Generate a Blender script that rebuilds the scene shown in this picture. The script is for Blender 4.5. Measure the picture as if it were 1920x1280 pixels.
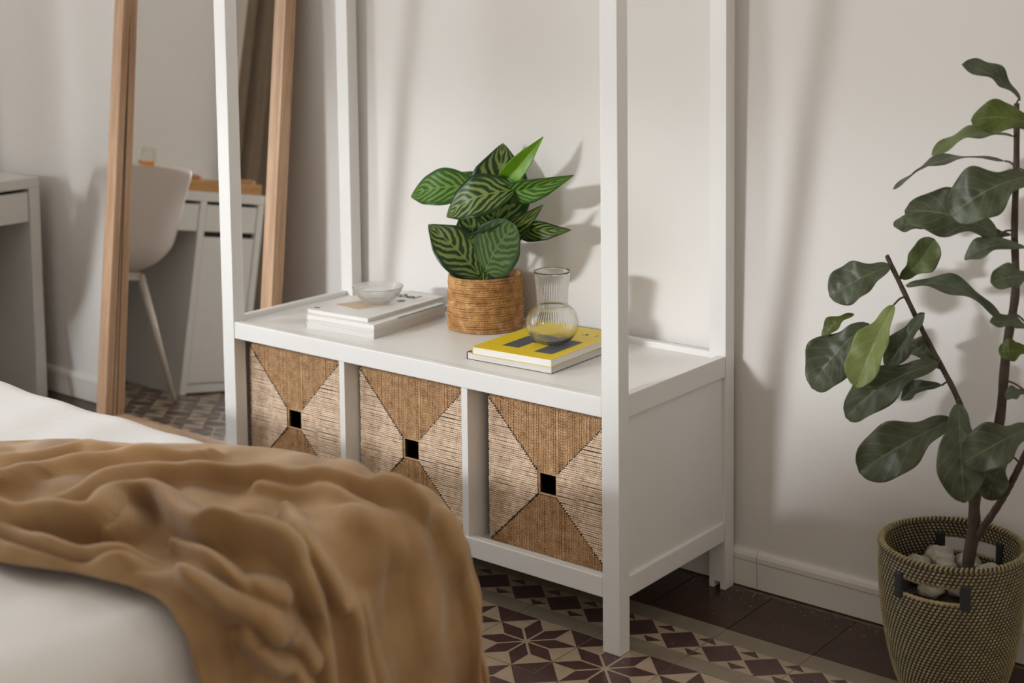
import bpy, bmesh, math, random
import numpy as np
from mathutils import Vector, Matrix

random.seed(7)
rng = np.random.default_rng(7)
scene = bpy.context.scene
COL = scene.collection
for o in list(bpy.data.objects):
    bpy.data.objects.remove(o)

# ------------------------------------------------------------------ camera
cam_d = bpy.data.cameras.new('camera')
cam = bpy.data.objects.new('camera', cam_d)
COL.objects.link(cam)
cam.location = (2.8590, -2.3614, 1.3664)
cam.rotation_euler = (1.4806, 0.0098, 0.6697)
cam_d.sensor_width = 36.0
cam_d.lens = 2782.37 / 1920 * 36.0
cam_d.shift_x = (960 - 996.11) / 1920
cam_d.shift_y = (209.17 - 640) / 1920
cam_d.clip_start = 0.05
cam_d.dof.use_dof = True
cam_d.dof.focus_distance = 3.15
cam_d.dof.aperture_fstop = 3.2
scene.camera = cam

# ------------------------------------------------------------------ world and lights
world = bpy.data.worlds.new('world')
scene.world = world
world.use_nodes = True
bgn = world.node_tree.nodes['Background']
bgn.inputs['Color'].default_value = (1.0, 0.868, 0.72, 1)
bgn.inputs['Strength'].default_value = 0.52

def area(name, loc, target, sx, sy, power, color, spread=180):
    d = bpy.data.lights.new(name, 'AREA')
    d.shape = 'RECTANGLE'; d.size = sx; d.size_y = sy
    d.energy = power; d.color = color; d.spread = math.radians(spread)
    o = bpy.data.objects.new(name, d); COL.objects.link(o)
    o.location = loc
    v = Vector(target) - Vector(loc)
    o.rotation_euler = v.to_track_quat('-Z', 'Y').to_euler()
    return o

# daylight of the window in the left wall, beside the curtain
area('window_light', (-2.60, -1.60, 1.75), (0.0, -1.05, 0.9), 1.8, 3.2, 128, (0.92, 0.965, 1.0))
# added slanted strip lamp far outside, shaped to make the post shadows lean
STRIP_A = Vector((-0.9, -24.0, 10.0)); STRIP_B = Vector((-14.6, -24.0, 0.1))
def strip_light(A, B, power):
    d = bpy.data.lights.new('added_strip_light', 'AREA')
    ax = B - A
    d.shape = 'RECTANGLE'; d.size = ax.length; d.size_y = 1.5
    d.energy = power; d.color = (0.95, 0.975, 1.0); d.spread = math.radians(70)
    o = bpy.data.objects.new('added_strip_light', d); COL.objects.link(o)
    mid = (A + B) / 2
    z = -(Vector((0.5, 0.3, 0.7)) - mid).normalized()
    x = ax.normalized(); x = (x - z * x.dot(z)).normalized(); y = z.cross(x)
    m = Matrix((x, y, z)).transposed().to_4x4(); m.translation = mid
    o.matrix_world = m
strip_light(STRIP_A, STRIP_A.lerp(STRIP_B, .62), 2450)
strip_light(STRIP_A.lerp(STRIP_B, .62), STRIP_B, 640)

vs = scene.view_settings
vs.view_transform = 'Standard'; vs.look = 'None'
vs.exposure = 0.0; vs.gamma = 1.0
vs.use_curve_mapping = False

# ------------------------------------------------------------------ node helpers
class NT:
    def __init__(self, name):
        self.m = bpy.data.materials.new(name); self.m.use_nodes = True
        self.t = self.m.node_tree
        self.b = self.t.nodes['Principled BSDF']
        self.out = self.t.nodes['Material Output']
    def n(self, typ, props=None, **inp):
        x = self.t.nodes.new(typ)
        for k, v in (props or {}).items(): setattr(x, k, v)
        for k, v in inp.items():
            self.put(x.inputs[int(k[1:])] if k[0] == 'i' and k[1:].isdigit() else x.inputs[k.replace('_', ' ')], v)
        return x
    def put(self, sock, v):
        if hasattr(v, 'is_output'): self.t.links.new(v, sock)
        elif hasattr(v, 'outputs'): self.t.links.new(v.outputs[0], sock)
        else: sock.default_value = v
    def math(self, op, a, b=0.0, c=0.0):
        x = self.t.nodes.new('ShaderNodeMath'); x.operation = op
        self.put(x.inputs[0], a); self.put(x.inputs[1], b); self.put(x.inputs[2], c)
        return x.outputs[0]
    def mix(self, f, a, b):
        x = self.t.nodes.new('ShaderNodeMix'); x.data_type = 'RGBA'
        self.put(x.inputs[0], f); self.put(x.inputs[6], a); self.put(x.inputs[7], b)
        return x.outputs[2]
    def ramp(self, f, stops):
        x = self.t.nodes.new('ShaderNodeValToRGB'); e = x.color_ramp.elements
        while len(e) < len(stops): e.new(0.5)
        for i, (p, c) in enumerate(stops): e[i].position = p; e[i].color = c
        self.put(x.inputs[0], f); return x.outputs[0]
    def coord(self, which='Object', scale=(1, 1, 1), rot=(0, 0, 0)):
        tc = self.t.nodes.new('ShaderNodeTexCoord')
        mp = self.t.nodes.new('ShaderNodeMapping')
        mp.inputs['Scale'].default_value = scale; mp.inputs['Rotation'].default_value = rot
        self.t.links.new(tc.outputs[which], mp.inputs[0]); return mp.outputs[0]
    def noise(self, vec, scale, detail=3, rough=.5, out=0):
        x = self.t.nodes.new('ShaderNodeTexNoise')
        self.put(x.inputs['Vector'], vec); x.inputs['Scale'].default_value = scale
        x.inputs['Detail'].default_value = detail; x.inputs['Roughness'].default_value = rough
        return x.outputs[out]
    def bump(self, h, strength=.3, dist=.002):
        x = self.t.nodes.new('ShaderNodeBump'); x.inputs['Strength'].default_value = strength
        x.inputs['Distance'].default_value = dist; self.put(x.inputs['Height'], h)
        self.t.links.new(x.outputs[0], self.b.inputs['Normal'])
    def set(self, **k):
        for a, v in k.items(): self.put(self.b.inputs[a.replace('_', ' ')], v)
        return self

def c4(r, g, b): return (r, g, b, 1)
def srgb(r, g, b):
    f = lambda v: (v / 255 / 12.92) if v <= 10 else ((v / 255 + .055) / 1.055) ** 2.4
    return (f(r), f(g), f(b), 1)

def simple(name, col, rough=.5, var=.0, vscale=8, bump=0, bscale=60, bdist=.001, metal=0, spec=.5):
    t = NT(name)
    co = t.coord('Object')
    if var:
        n = t.noise(co, vscale, 4)
        lo = tuple(max(0, c * (1 - var)) for c in col[:3]) + (1,)
        hi = tuple(min(1, c * (1 + var)) for c in col[:3]) + (1,)
        t.set(Base_Color=t.ramp(n, [(.3, lo), (.7, hi)]))
    else:
        t.set(Base_Color=col)
    t.set(Roughness=rough, Metallic=metal)
    t.b.inputs['Specular IOR Level'].default_value = spec
    if bump: t.bump(t.noise(co, bscale, 4), bump, bdist)
    return t.m

M = {}
M['paint'] = simple('white_paint', c4(.79, .785, .77), .38, .015, 5, .05, 90, .0006)
M['wall'] = simple('wall_plaster', c4(.75, .727, .70), .75, .02, 2.0, .35, 14, .003)
M['baseboard'] = simple('baseboard_paint', c4(.78, .75, .71), .55, .02, 6, .1, 30, .001)
M['desk'] = simple('desk_white', c4(.72, .71, .68), .45, .01, 5)
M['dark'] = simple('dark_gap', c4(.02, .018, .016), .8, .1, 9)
M['rubber'] = simple('black_strap', c4(.022, .024, .028), .5, .1, 30, .2, 200, .0005)
M['black'] = simple('ink_black', c4(.015, .015, .017), .6, .1, 30)
M['metal'] = simple('steel', c4(.55, .55, .55), .3, .05, 20, metal=1)
M['grout'] = simple('floor_grout', srgb(120, 105, 90), .9, .2, 40, .3, 120, .001)
M['tile_beige'] = simple('tile_beige', srgb(172, 154, 132), .30, .10, 22, .06, 60, .0006)
M['tile_grey'] = simple('tile_grey', srgb(134, 124, 108), .28, .08, 20, .06, 60, .0006)
M['tile_brown'] = simple('tile_brown', srgb(78, 58, 56), .28, .16, 18, .06, 60, .0006)
M['tile_dark'] = simple('tile_dark_red', srgb(62, 38, 31), .30, .28, 9, .1, 40, .0008)
M['dust'] = simple('plaster_specks', srgb(190, 180, 168), .9, .1, 30)
M['curtain'] = simple('taupe_curtain', srgb(112, 97, 80), .9, .06, 12, .2, 220, .0008)
M['chair'] = simple('chair_shell', srgb(196, 184, 174), .5, .02, 6)
M['chair_leg'] = simple('chair_leg_paint', srgb(205, 196, 184), .45, .03, 8)
M['plastic'] = simple('outlet_plastic', srgb(225, 220, 212), .4, .02, 20)
M['sheet'] = simple('white_bed_linen', c4(.755, .75, .745), .85, .015, 6, .5, 9, .010)
M['soil'] = simple('dark_soil', c4(.05, .035, .025), .95, .5, 60, .9, 90, .006)
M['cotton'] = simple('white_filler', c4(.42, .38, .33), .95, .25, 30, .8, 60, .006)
M['juice'] = simple('orange_juice', c4(.85, .27, .02), .2, .04, 20)
M['crust'] = simple('pastry_crust', c4(.42, .17, .05), .6, .3, 60, .5, 90, .002)

def wood(name, c1, c2, axis=2):
    t = NT(name); s = [22, 22, 22]; s[axis] = 1.1
    co = t.coord('Object', tuple(s))
    n1 = t.noise(co, 2.2, 6, .6); n2 = t.noise(co, 12, 3, .6)
    f = t.math('ADD', t.math('MULTIPLY', n1, .7), t.math('MULTIPLY', n2, .3))
    t.set(Base_Color=t.ramp(f, [(.32, c1), (.68, c2)]), Roughness=.5)
    t.bump(f, .12, .001); return t.m
M['oak_z'] = wood('oak_upright', srgb(160, 120, 88), srgb(212, 178, 146), 2)
M['oak_x'] = wood('oak_crosswise', srgb(160, 120, 88), srgb(212, 178, 146), 0)
M['tray'] = wood('tray_wood', srgb(168, 118, 62), srgb(205, 160, 104), 1)

def mirror_mat():
    t = NT('mirror_silver')
    t.set(Base_Color=c4(.93, .935, .925), Metallic=1.0, Roughness=.004); return t.m
M['mirror'] = mirror_mat()

def glass_mat(name, clear):
    """clear: share of light that passes straight through a thin wall"""
    t = NT(name)
    t.set(Base_Color=c4(.985, .995, .99), Roughness=.0, IOR=1.46)
    t.b.inputs['Transmission Weight'].default_value = 1.0
    tr = t.n('ShaderNodeBsdfTransparent', Color=c4(.985, .995, .99))
    mx = t.n('ShaderNodeMixShader', i0=clear, i1=t.b, i2=tr)
    t.t.links.new(mx.outputs[0], t.out.inputs[0])
    return t.m
M['glass'] = glass_mat('clear_glass', .03)
M['glass_frost'] = glass_mat('pressed_glass', .25)
M['glass_thin'] = glass_mat('thin_glass', .85)

def cord_mat(name, a, b, c):
    t = NT(name); co = t.coord('Object')
    n = t.noise(co, 46, 4, .7); n2 = t.noise(co, 420, 2, .6)
    f = t.math('ADD', t.math('MULTIPLY', n, .55), t.math('MULTIPLY', n2, .45))
    t.set(Base_Color=t.ramp(f, [(.30, a), (.52, b), (.72, c)]), Roughness=.55)
    t.bump(n2, .3, .0008); return t.m
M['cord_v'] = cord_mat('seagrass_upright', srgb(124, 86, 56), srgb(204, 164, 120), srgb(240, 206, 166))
M['cord_h'] = cord_mat('seagrass_crosswise_sheen', srgb(152, 118, 90), srgb(234, 208, 180), srgb(252, 238, 220))  # same seagrass as the upright cords, its sheen painted in as paler colour
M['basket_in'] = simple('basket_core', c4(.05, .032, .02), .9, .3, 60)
M['jute'] = cord_mat('jute_rope', srgb(98, 62, 30), srgb(186, 136, 78), srgb(240, 200, 140))
M['weave_light'] = cord_mat('palm_leaf_strip', srgb(112, 98, 64), srgb(154, 140, 98), srgb(188, 176, 134))
M['weave_dark'] = simple('black_weft', c4(.025, .022, .028), .6, .2, 60, .3, 200, .0006)

def page_mat(name, c1, c2):
    t = NT(name); co = t.coord('Object', (3, 3, 1600))
    n = t.noise(co, 1.0, 2, .7)
    t.set(Base_Color=t.ramp(n, [(.35, c1), (.65, c2)]), Roughness=.8)
    t.bump(n, .2, .0004); return t.m
M['pages'] = page_mat('paper_pages', srgb(205, 202, 198), srgb(242, 241, 239))
M['pages2'] = page_mat('paper_pages_grey', srgb(180, 176, 172), srgb(232, 230, 228))
M['cover_white'] = simple('white_cover', srgb(232, 231, 229), .35, .01, 8)
M['cover_yellow'] = simple('yellow_cover', c4(.80, .58, .012), .4, .03, 8)
M['cover_teal'] = simple('teal_cover', srgb(110, 150, 155), .4, .03, 8)
M['cover_dark'] = simple('charcoal_cover', srgb(60, 60, 64), .4, .05, 8)
M['print_grey'] = simple('print_grey', srgb(82, 84, 90), .5, .06, 25)
M['print_tan'] = simple('print_tan', srgb(214, 190, 160), .45, .14, 40)

def leaf_mat(name, dark, light, rough, kind, trans=None):
    t = NT(name)
    uv = t.n('ShaderNodeUVMap'); sep = t.n('ShaderNodeSeparateXYZ', Vector=uv)
    u = sep.outputs[0]
    v = t.math('ABSOLUTE', t.math('SUBTRACT', t.math('MULTIPLY', sep.outputs[1], 2), 1))
    co = t.coord('Object')
    nz = t.noise(co, 26, 3)
    if kind == 'stripe':
        # broad pale feather stripes that sweep from the midrib to the margin
        ph = t.math('SUBTRACT', t.math('MULTIPLY', u, 7.5), t.math('MULTIPLY', t.math('POWER', v, 1.25), 2.9))
        ph = t.math('ADD', ph, t.math('MULTIPLY', nz, 1.5))
        s = t.math('MULTIPLY_ADD', t.math('SINE', t.math('MULTIPLY', ph, 6.283)), .5, .5)
        edge = t.math('SUBTRACT', 1.0, t.math('POWER', v, 6.0))
        f = t.math('MULTIPLY', t.math('SMOOTH_MIN', s, edge, .2), edge)
        rib = t.math('LESS_THAN', v, .035)
        col = t.mix(rib, t.ramp(f, [(.35, dark), (.75, light)]), light)
    else:
        ph = t.math('FRACT', t.math('SUBTRACT', t.math('MULTIPLY', u, 6.5), t.math('MULTIPLY', v, 2.0)))
        ln = t.math('LESS_THAN', t.math('ABSOLUTE', t.math('SUBTRACT', ph, .5)), .045)
        rib = t.math('LESS_THAN', v, .03)
        ve = t.math('MAXIMUM', t.math('MULTIPLY', ln, .45), t.math('MULTIPLY', rib, .8))
        base = t.ramp(nz, [(.3, dark), (.75, tuple((a * .55 + b * .45) for a, b in zip(dark, light)))])
        col = t.mix(ve, base, light)
    t.set(Base_Color=col, Roughness=rough)
    t.b.inputs['Specular IOR Level'].default_value = .45
    t.bump(nz, .25, .002)
    if trans:
        tr = t.n('ShaderNodeBsdfTranslucent', Color=trans)
        mx = t.n('ShaderNodeMixShader', i0=.22, i1=t.b, i2=tr)
        t.t.links.new(mx.outputs[0], t.out.inputs[0])
    return t.m
M['fig'] = leaf_mat('fig_leaf_dark', srgb(64, 71, 50), srgb(122, 132, 102), .40, 'vein', srgb(70, 90, 40))
M['fig_y'] = leaf_mat('fig_leaf_fresh', srgb(66, 80, 22), srgb(126, 138, 66), .45, 'vein', srgb(100, 120, 30))
M['fig_y2'] = leaf_mat('fig_leaf_pale', srgb(128, 142, 78), srgb(172, 182, 122), .45, 'vein', srgb(140, 160, 60))
M['fig_l'] = leaf_mat('fig_leaf_underside', srgb(92, 108, 62), srgb(140, 152, 102), .5, 'vein', srgb(110, 130, 50))
M['cal_s'] = leaf_mat('striped_leaf', srgb(32, 60, 26), srgb(130, 150, 78), .3, 'stripe', srgb(70, 120, 20))
M['cal_m'] = leaf_mat('striped_leaf_mid', srgb(52, 100, 30), srgb(124, 160, 74), .32, 'stripe', srgb(90, 140, 20))
M['cal_b'] = leaf_mat('new_leaf_bright', srgb(96, 150, 26), srgb(160, 196, 60), .35, 'vein', srgb(140, 200, 20))
M['cal_u'] = leaf_mat('leaf_underside', srgb(52, 78, 38), srgb(92, 120, 62), .4, 'stripe', srgb(70, 110, 20))
M['stem_green'] = simple('green_stem', srgb(96, 130, 50), .45, .15, 30)
M['bark'] = simple('brown_bark', srgb(74, 62, 52), .8, .3, 40, .6, 120, .002)

def blanket_mat():
    t = NT('camel_waffle_knit')
    uv = t.n('ShaderNodeUVMap'); sep = t.n('ShaderNodeSeparateXYZ', Vector=uv)
    a = t.math('SINE', t.math('MULTIPLY', sep.outputs[0], 6.283 / .0050))
    b = t.math('SINE', t.math('MULTIPLY', sep.outputs[1], 6.283 / .0050))
    h = t.math('MULTIPLY_ADD', t.math('MULTIPLY', a, b), .5, .5)
    n = t.noise(uv.outputs[0], 9, 3)
    f = t.math('ADD', t.math('MULTIPLY', h, .12), t.math('MULTIPLY', n, .88))
    t.set(Base_Color=t.ramp(f, [(.25, srgb(140, 106, 66)), (.75, srgb(182, 148, 106))]), Roughness=.9)
    t.b.inputs['Sheen Weight'].default_value = .25
    t.bump(h, .4, .0010); return t.m
M['blanket'] = blanket_mat()

# ------------------------------------------------------------------ mesh helpers
def link(name, me, mat, parent=None, smooth=False):
    o = bpy.data.objects.new(name, me); COL.objects.link(o)
    if mat is not None and not me.materials: me.materials.append(mat)
    if parent: o.parent = parent
    if smooth: me.shade_smooth()
    return o
def tag(o, label, cat, group=None, kind=None):
    o['label'] = label; o['category'] = cat
    if group: o['group'] = group
    if kind: o['kind'] = kind
    return o
def thing(name, label, cat, loc=(0, 0, 0), rotz=0, group=None):
    o = bpy.data.objects.new(name, None); COL.objects.link(o)
    o.location = loc; o.rotation_euler = (0, 0, rotz); o.empty_display_size = .05
    return tag(o, label, cat, group)
def struct(o): o['kind'] = 'structure'; return o

def mesh_np(name, V, Q):
    """fast quad/tri mesh from numpy arrays"""
    V = np.asarray(V, np.float32); Q = np.asarray(Q, np.int32)
    k = Q.shape[1]
    me = bpy.data.meshes.new(name)
    me.vertices.add(len(V)); me.vertices.foreach_set('co', V.ravel())
    me.loops.add(Q.size); me.loops.foreach_set('vertex_index', Q.ravel())
    me.polygons.add(len(Q)); me.polygons.foreach_set('loop_start', np.arange(0, Q.size, k, dtype=np.int32))
    me.update(calc_edges=True); me.validate()
    return me

def boxes_mesh(name, boxes, bev=.0015, seg=1):
    """boxes: list of (x0,x1,y0,y1,z0,z1)"""
    bm = bmesh.new()
    for x0, x1, y0, y1, z0, z1 in boxes:
        r = bmesh.ops.create_cube(bm, size=1)
        for v in r['verts']:
            v.co = ((x0 + x1) / 2 + v.co.x * (x1 - x0), (y0 + y1) / 2 + v.co.y * (y1 - y0), (z0 + z1) / 2 + v.co.z * (z1 - z0))
    if bev: bmesh.ops.bevel(bm, geom=bm.edges[:], offset=bev, segments=seg, affect='EDGES', profile=.6)
    me = bpy.data.meshes.new(name); bm.to_mesh(me); bm.free(); return me
def box(name, b, mat, parent=None, bev=.0015, seg=1):
    return link(name, boxes_mesh(name, [b], bev, seg), mat, parent)

def tube_arrays(pts, rad, n=8, closed=False, lobes=0, pitch=.01, amp=.25, phase=0., cap=True):
    P = np.asarray(pts, float); m = len(P)
    rad = np.broadcast_to(np.asarray(rad, float), (m,))
    if closed: T = np.roll(P, -1, 0) - np.roll(P, 1, 0)
    else:
        T = np.empty_like(P); T[1:-1] = P[2:] - P[:-2]; T[0] = P[1] - P[0]; T[-1] = P[-1] - P[-2]
    T /= np.linalg.norm(T, axis=1)[:, None] + 1e-12
    ref = np.array([0, 0, 1.]) if abs(T[:, 2]).mean() < .8 else np.array([1., 0, 0])
    A = np.cross(T, ref); A /= np.linalg.norm(A, axis=1)[:, None] + 1e-12
    B = np.cross(T, A)
    s = np.concatenate([[0], np.cumsum(np.linalg.norm(np.diff(P, axis=0), axis=1))])
    ph = np.linspace(0, 2 * np.pi, n, endpoint=False)
    R = rad[:, None] * np.ones((1, n))
    if lobes: R = R * (1 + amp * np.cos(lobes * (ph[None] - 2 * np.pi * s[:, None] / pitch + phase)))
    V = P[:, None] + A[:, None] * (R * np.cos(ph))[..., None] + B[:, None] * (R * np.sin(ph))[..., None]
    i = np.arange(m if closed else m - 1)[:, None]; j = np.arange(n)[None]
    i2 = (i + 1) % m; j2 = (j + 1) % n
    Q = np.stack([i * n + j, i * n + j2, i2 * n + j2, i2 * n + j], -1).reshape(-1, 4)
    V = V.reshape(-1, 3)
    if cap and not closed:
        ex = []
        for base, rev in ((0, True), ((m - 1) * n, False)):
            ids = [base + a for a in range(n)]
            if rev: ids = ids[::-1]
            for a in range(1, n - 2, 2): ex.append([ids[0], ids[a], ids[a + 1], ids[a + 2]])
        if n % 2 == 0 and ex: Q = np.concatenate([Q, np.array(ex)])
    return V, Q
class Acc:
    def __init__(s): s.V = []; s.Q = []; s.n = 0
    def add(s, V, Q): s.V.append(V); s.Q.append(Q + s.n); s.n += len(V)
    def mesh(s, name): return mesh_np(name, np.concatenate(s.V), np.concatenate(s.Q))
def tube(name, pts, rad, mat, parent=None, n=8, **k):
    V, Q = tube_arrays(pts, rad, n, **k)
    return link(name, mesh_np(name, V, Q), mat, parent, True)
def smooth_path(pts, n):
    P = np.asarray(pts, float); m = len(P)
    t = np.linspace(0, m - 1, n); i = np.clip(t.astype(int), 0, m - 2); f = (t - i)[:, None]
    g = lambda k: P[np.clip(k, 0, m - 1)]
    p0, p1, p2, p3 = g(i - 1), g(i), g(i + 1), g(i + 2)
    return .5 * ((2 * p1) + (p2 - p0) * f + (2 * p0 - 5 * p1 + 4 * p2 - p3) * f ** 2 + (3 * p1 - p0 - 3 * p2 + p3) * f ** 3)
def lathe_arrays(prof, n=48, rfun=None):
    P = np.asarray(prof, float); m = len(P)
    ph = np.linspace(0, 2 * np.pi, n, endpoint=False)
    R = P[:, :1] * np.ones((1, n))
    if rfun is not None: R = rfun(R, P[:, 1:2], ph[None])
    V = np.stack([R * np.cos(ph), R * np.sin(ph), P[:, 1:2] * np.ones((1, n))], -1).reshape(-1, 3)
    i = np.arange(m - 1)[:, None]; j = np.arange(n)[None]; j2 = (j + 1) % n
    Q = np.stack([i * n + j, i * n + j2, (i + 1) * n + j2, (i + 1) * n + j], -1).reshape(-1, 4)
    return V, Q
def grid_mesh(name, G, uv=None, closed_v=False):
    nu, nv = G.shape[:2]
    i = np.arange(nu - 1)[:, None]; j = np.arange(nv - 1)[None]
    Q = np.stack([i * nv + j, (i + 1) * nv + j, (i + 1) * nv + j + 1, i * nv + j + 1], -1).reshape(-1, 4)
    me = mesh_np(name, G.reshape(-1, 3), Q)
    if uv is not None:
        l = me.uv_layers.new(name='UVMap')
        idx = np.empty(len(me.loops), np.int32); me.loops.foreach_get('vertex_index', idx)
        l.data.foreach_set('uv', uv.reshape(-1, 2)[idx].astype(np.float32).ravel())
    return me

# ------------------------------------------------------------------ the room
YW = 0.462           # face of the back wall
XL = -1.90           # face of the left wall
floor = struct(link('floor', boxes_mesh('floor', [(XL - .1, 4.2, -3.3, YW + .1, -.06, -.0022)], 0), M['grout']))
wall_back = struct(link('wall_back', boxes_mesh('wall_back', [(XL - .1, 4.2, YW, YW + .1, -.06, 2.8)], 0), M['wall']))
WY0, WY1, WZ0, WZ1 = -2.05, -1.00, .02, 2.74        # window opening in the left wall
wall_left = struct(link('wall_left', boxes_mesh('wall_left', [(XL - .1, XL, -3.3, WY0, -.06, 2.8), (XL - .1, XL, WY1, YW, -.06, 2.8), (XL - .1, XL, WY0, WY1, -.06, WZ0), (XL - .1, XL, WY0, WY1, WZ1, 2.8)], 0), M['wall']))
SLOT0, SLOT1 = 1.35, 1.55  # slot in the unseen front wall, added to shape the strip lamp's beam
beam_slot_wall = struct(link('beam_slot_wall', boxes_mesh('beam_slot_wall', [(XL - .1, 2.3, -3.25, -3.15, -.06, SLOT0), (XL - .1, 2.3, -3.25, -3.15, SLOT1, 2.8), (.62, 2.3, -3.25, -3.15, SLOT0, SLOT1)], 0), M['wall']))

# baseboard: painted boards with a rounded cap
bb = bpy.data.objects.new('baseboard_back', None); COL.objects.link(bb); struct(bb)
bb.location = (0, YW, 0)
def baseboard_piece(x0, x1):
    prof = [(0, .004), (-.012, .004), (-.012, .062), (-.014, .066), (-.014, .076), (-.011, .083), (-.006, .087), (0, .088)]
    V = []; n = len(prof)
    for x in (x0, x1):
        for y, z in prof: V.append((x, y, z))
    F = [[i, i + 1, n + i + 1, n + i] for i in range(n - 1)]
    me = bpy.data.meshes.new('board'); me.from_pydata(V, [], F + [list(range(n))[::-1], list(range(n, 2 * n))]); me.update()
    return link('board', me, M['baseboard'], bb)
xs = [XL, -1.42, -.74, -.06, .62, 1.2572, 1.94, 2.6, 3.3]
for a, b in zip(xs[:-1], xs[1:]): baseboard_piece(a + .0006, b - .0006)

# cement floor tiles, 20 cm square, pattern inlaid in each tile
T = .2; TG = .0009
def tile_mesh(kind):
    bm = bmesh.new(); h = T / 2 - TG
    V = lambda x, y, z=0: bm.verts.new((x, y, z))
    def poly(pts, mi, z):
        f = bm.faces.new([V(x, y, z) for x, y in pts]); f.material_index = mi
    top = [V(-h, -h), V(h, -h), V(h, h), V(-h, h)]; bot = [V(v.co.x, v.co.y, -.012) for v in top]
    bm.faces.new(top)
    for i in range(4): bm.faces.new([top[i], bot[i], bot[(i + 1) % 4], top[(i + 1) % 4]])
    if kind == 'star':
        lw = .0028
        for k in range(8):
            a = math.radians(22.5 + 45 * k)
            R = .1 / math.cos(math.radians(22.5)) * .985
            r0 = lw / math.sin(math.radians(22.5)); rs = .060
            pts = [(r0 * math.cos(a), r0 * math.sin(a))]
            for sgn in (-1, 1):
                g = a + sgn * math.radians(22.5)
                p = (rs * math.cos(g) - sgn * -lw * math.sin(g) * 1, rs * math.sin(g) + sgn * -lw * math.cos(g) * 1)
                pts.append(p)
                if sgn == -1: pts.append((R * math.cos(a), R * math.sin(a)))
            poly(pts, 1, .0003)
        q = .0575
        for sx in (-1, 1):
            for sy in (-1, 1):
                p = [(sx * h, sy * h), (sx * (h - q), sy * h), (sx * h, sy * (h - q))]
                if sx * sy < 0: p = p[::-1]
                poly(p, 1, .0003)
        mats = ['tile_beige', 'tile_brown']
    elif kind == 'border':
        c = (.48 - .5) * T; d = .235 * T
        poly([(-h, c + d), (h, c + d), (h, h), (-h, h)], 2, .0002)
        poly([(-h, -h), (h, -h), (h, c - d), (-h, c - d)], 2, .0002)
        for cx in (-.05, .05):
            poly([(cx - .0485, c), (cx, c - d), (cx + .0485, c), (cx, c + d)], 1, .0003)
        for cx in (-.1, 0, .1):
            for s in (-1, 1):
                p = [(cx - .0225, c + s * d * .54), (cx + .0225, c + s * d * .54), (cx, c + s * d)]
                p = [(max(-h, min(h, x)), y) for x, y in p]
                if abs(cx) > .05:
                    p[2] = (math.copysign(h, cx), c + s * d)
                if s < 0: p = p[::-1]
                poly(p, 1, .0003)
        mats = ['tile_beige', 'tile_brown', 'tile_grey']
    else:
        mats = ['tile_dark']
    bmesh.ops.recalc_face_normals(bm, faces=bm.faces[:5])
    me = bpy.data.meshes.new('tile_' + kind); bm.to_mesh(me); bm.free()
    for m in mats: me.materials.append(M[m])
    return me
TM = {k: tile_mesh(k) for k in ('star', 'border', 'plain')}
GX, GY = 1.0045, -.058
near = []
for i in range(-14, 8):
    for j in range(-8, 3):
        x = GX + i * T; y = GY + j * T
        kind = 'star' if j <= 0 else ('border' if j == 1 else 'plain')
        near.append((i, j, x, y, kind))
for i, j, x, y, kind in near:
    o = bpy.data.objects.new('tile', TM[kind]); COL.objects.link(o); o.parent = floor
    o.location = (x, y, random.uniform(-.0006, .0006))
    if kind == 'star': o.rotation_euler = (0, 0, random.randrange(4) * math.pi / 2)
    elif kind == 'plain': o.scale = (1, .985, 1); o.location.y -= .001
# old plaster specks lying on the tiles along the wall: uncountable crumbs
def specks():
    A = Acc()
    for k in range(260):
        if k < 150: x = random.uniform(.9, 1.75); y = YW - .02 - abs(random.gauss(0, .035))
        else: x = random.uniform(.75, 1.65); y = random.uniform(-.2, .43)
        r = random.uniform(.0005, .0022); z = .0012
        a = random.random() * 6.28; e = random.uniform(.4, 1)
        V = np.array([(x + r * math.cos(a), y + r * math.sin(a), z), (x - r * e * math.sin(a), y + r * e * math.cos(a), z), (x - r * math.cos(a), y - r * math.sin(a), z), (x + r * e * math.sin(a), y - r * e * math.cos(a), z), (x, y, z + r * .7)])
        A.add(V, np.array([[0, 1, 4, 4], [1, 2, 4, 4], [2, 3, 4, 4], [3, 0, 4, 4]])[:, [0, 1, 2, 3]])
    V = np.concatenate(A.V); Q = np.concatenate(A.Q)[:, :3]
    o = link('plaster_crumbs', mesh_np('plaster_crumbs', V, Q), M['dust'], floor)
    o['kind'] = 'stuff'
specks()

# ------------------------------------------------------------------ open wardrobe
W, D, PX, PY = 1.2, .446, .042, .036
HP = 1.93
wr = thing('open_wardrobe', 'white wooden open wardrobe rack with bench shelf and three basket bays', 'wardrobe')
P_ = M['paint']
for x in (0, W - PX):
    for y in (0, D - PY):
        if x > 0 and y > 0:
            # back post with a notched foot
            bm_ = boxes_mesh('post', [(x, x + PX, y, y + PY, .016, HP), (x, x + .012, y, y + PY, 0, .0165), (x + .028, x + PX, y, y + PY, 0, .0165)], .0012, 2)
            link('post', bm_, P_, wr)
        else:
            box('post', (x, x + PX, y, y + PY, 0, HP), P_, wr, .0018, 2)
box('front_rail', (PX + .0006, W - PX - .0006, .001, .021, .4853, .527), P_, wr, .003, 3)
box('front_rail', (PX + .0006, W - PX - .0006, .001, .021, .1124, .156), P_, wr, .003, 3)
box('back_rail', (PX, W - PX, D - .024, D - .004, .4853, .533), P_, wr, .002, 2)
box('back_rail', (PX, W - PX, D - .024, D - .004, .1124, .156), P_, wr, .002, 2)
for x0 in (.001, W - .021):
    box('side_rail', (x0, x0 + .020, PY + .0005, D - PY - .0005, .4853, .532), P_, wr, .002, 2)
    box('side_rail', (x0, x0 + .020, PY + .0005, D - PY - .0005, .1124, .156), P_, wr, .003, 2)
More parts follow.
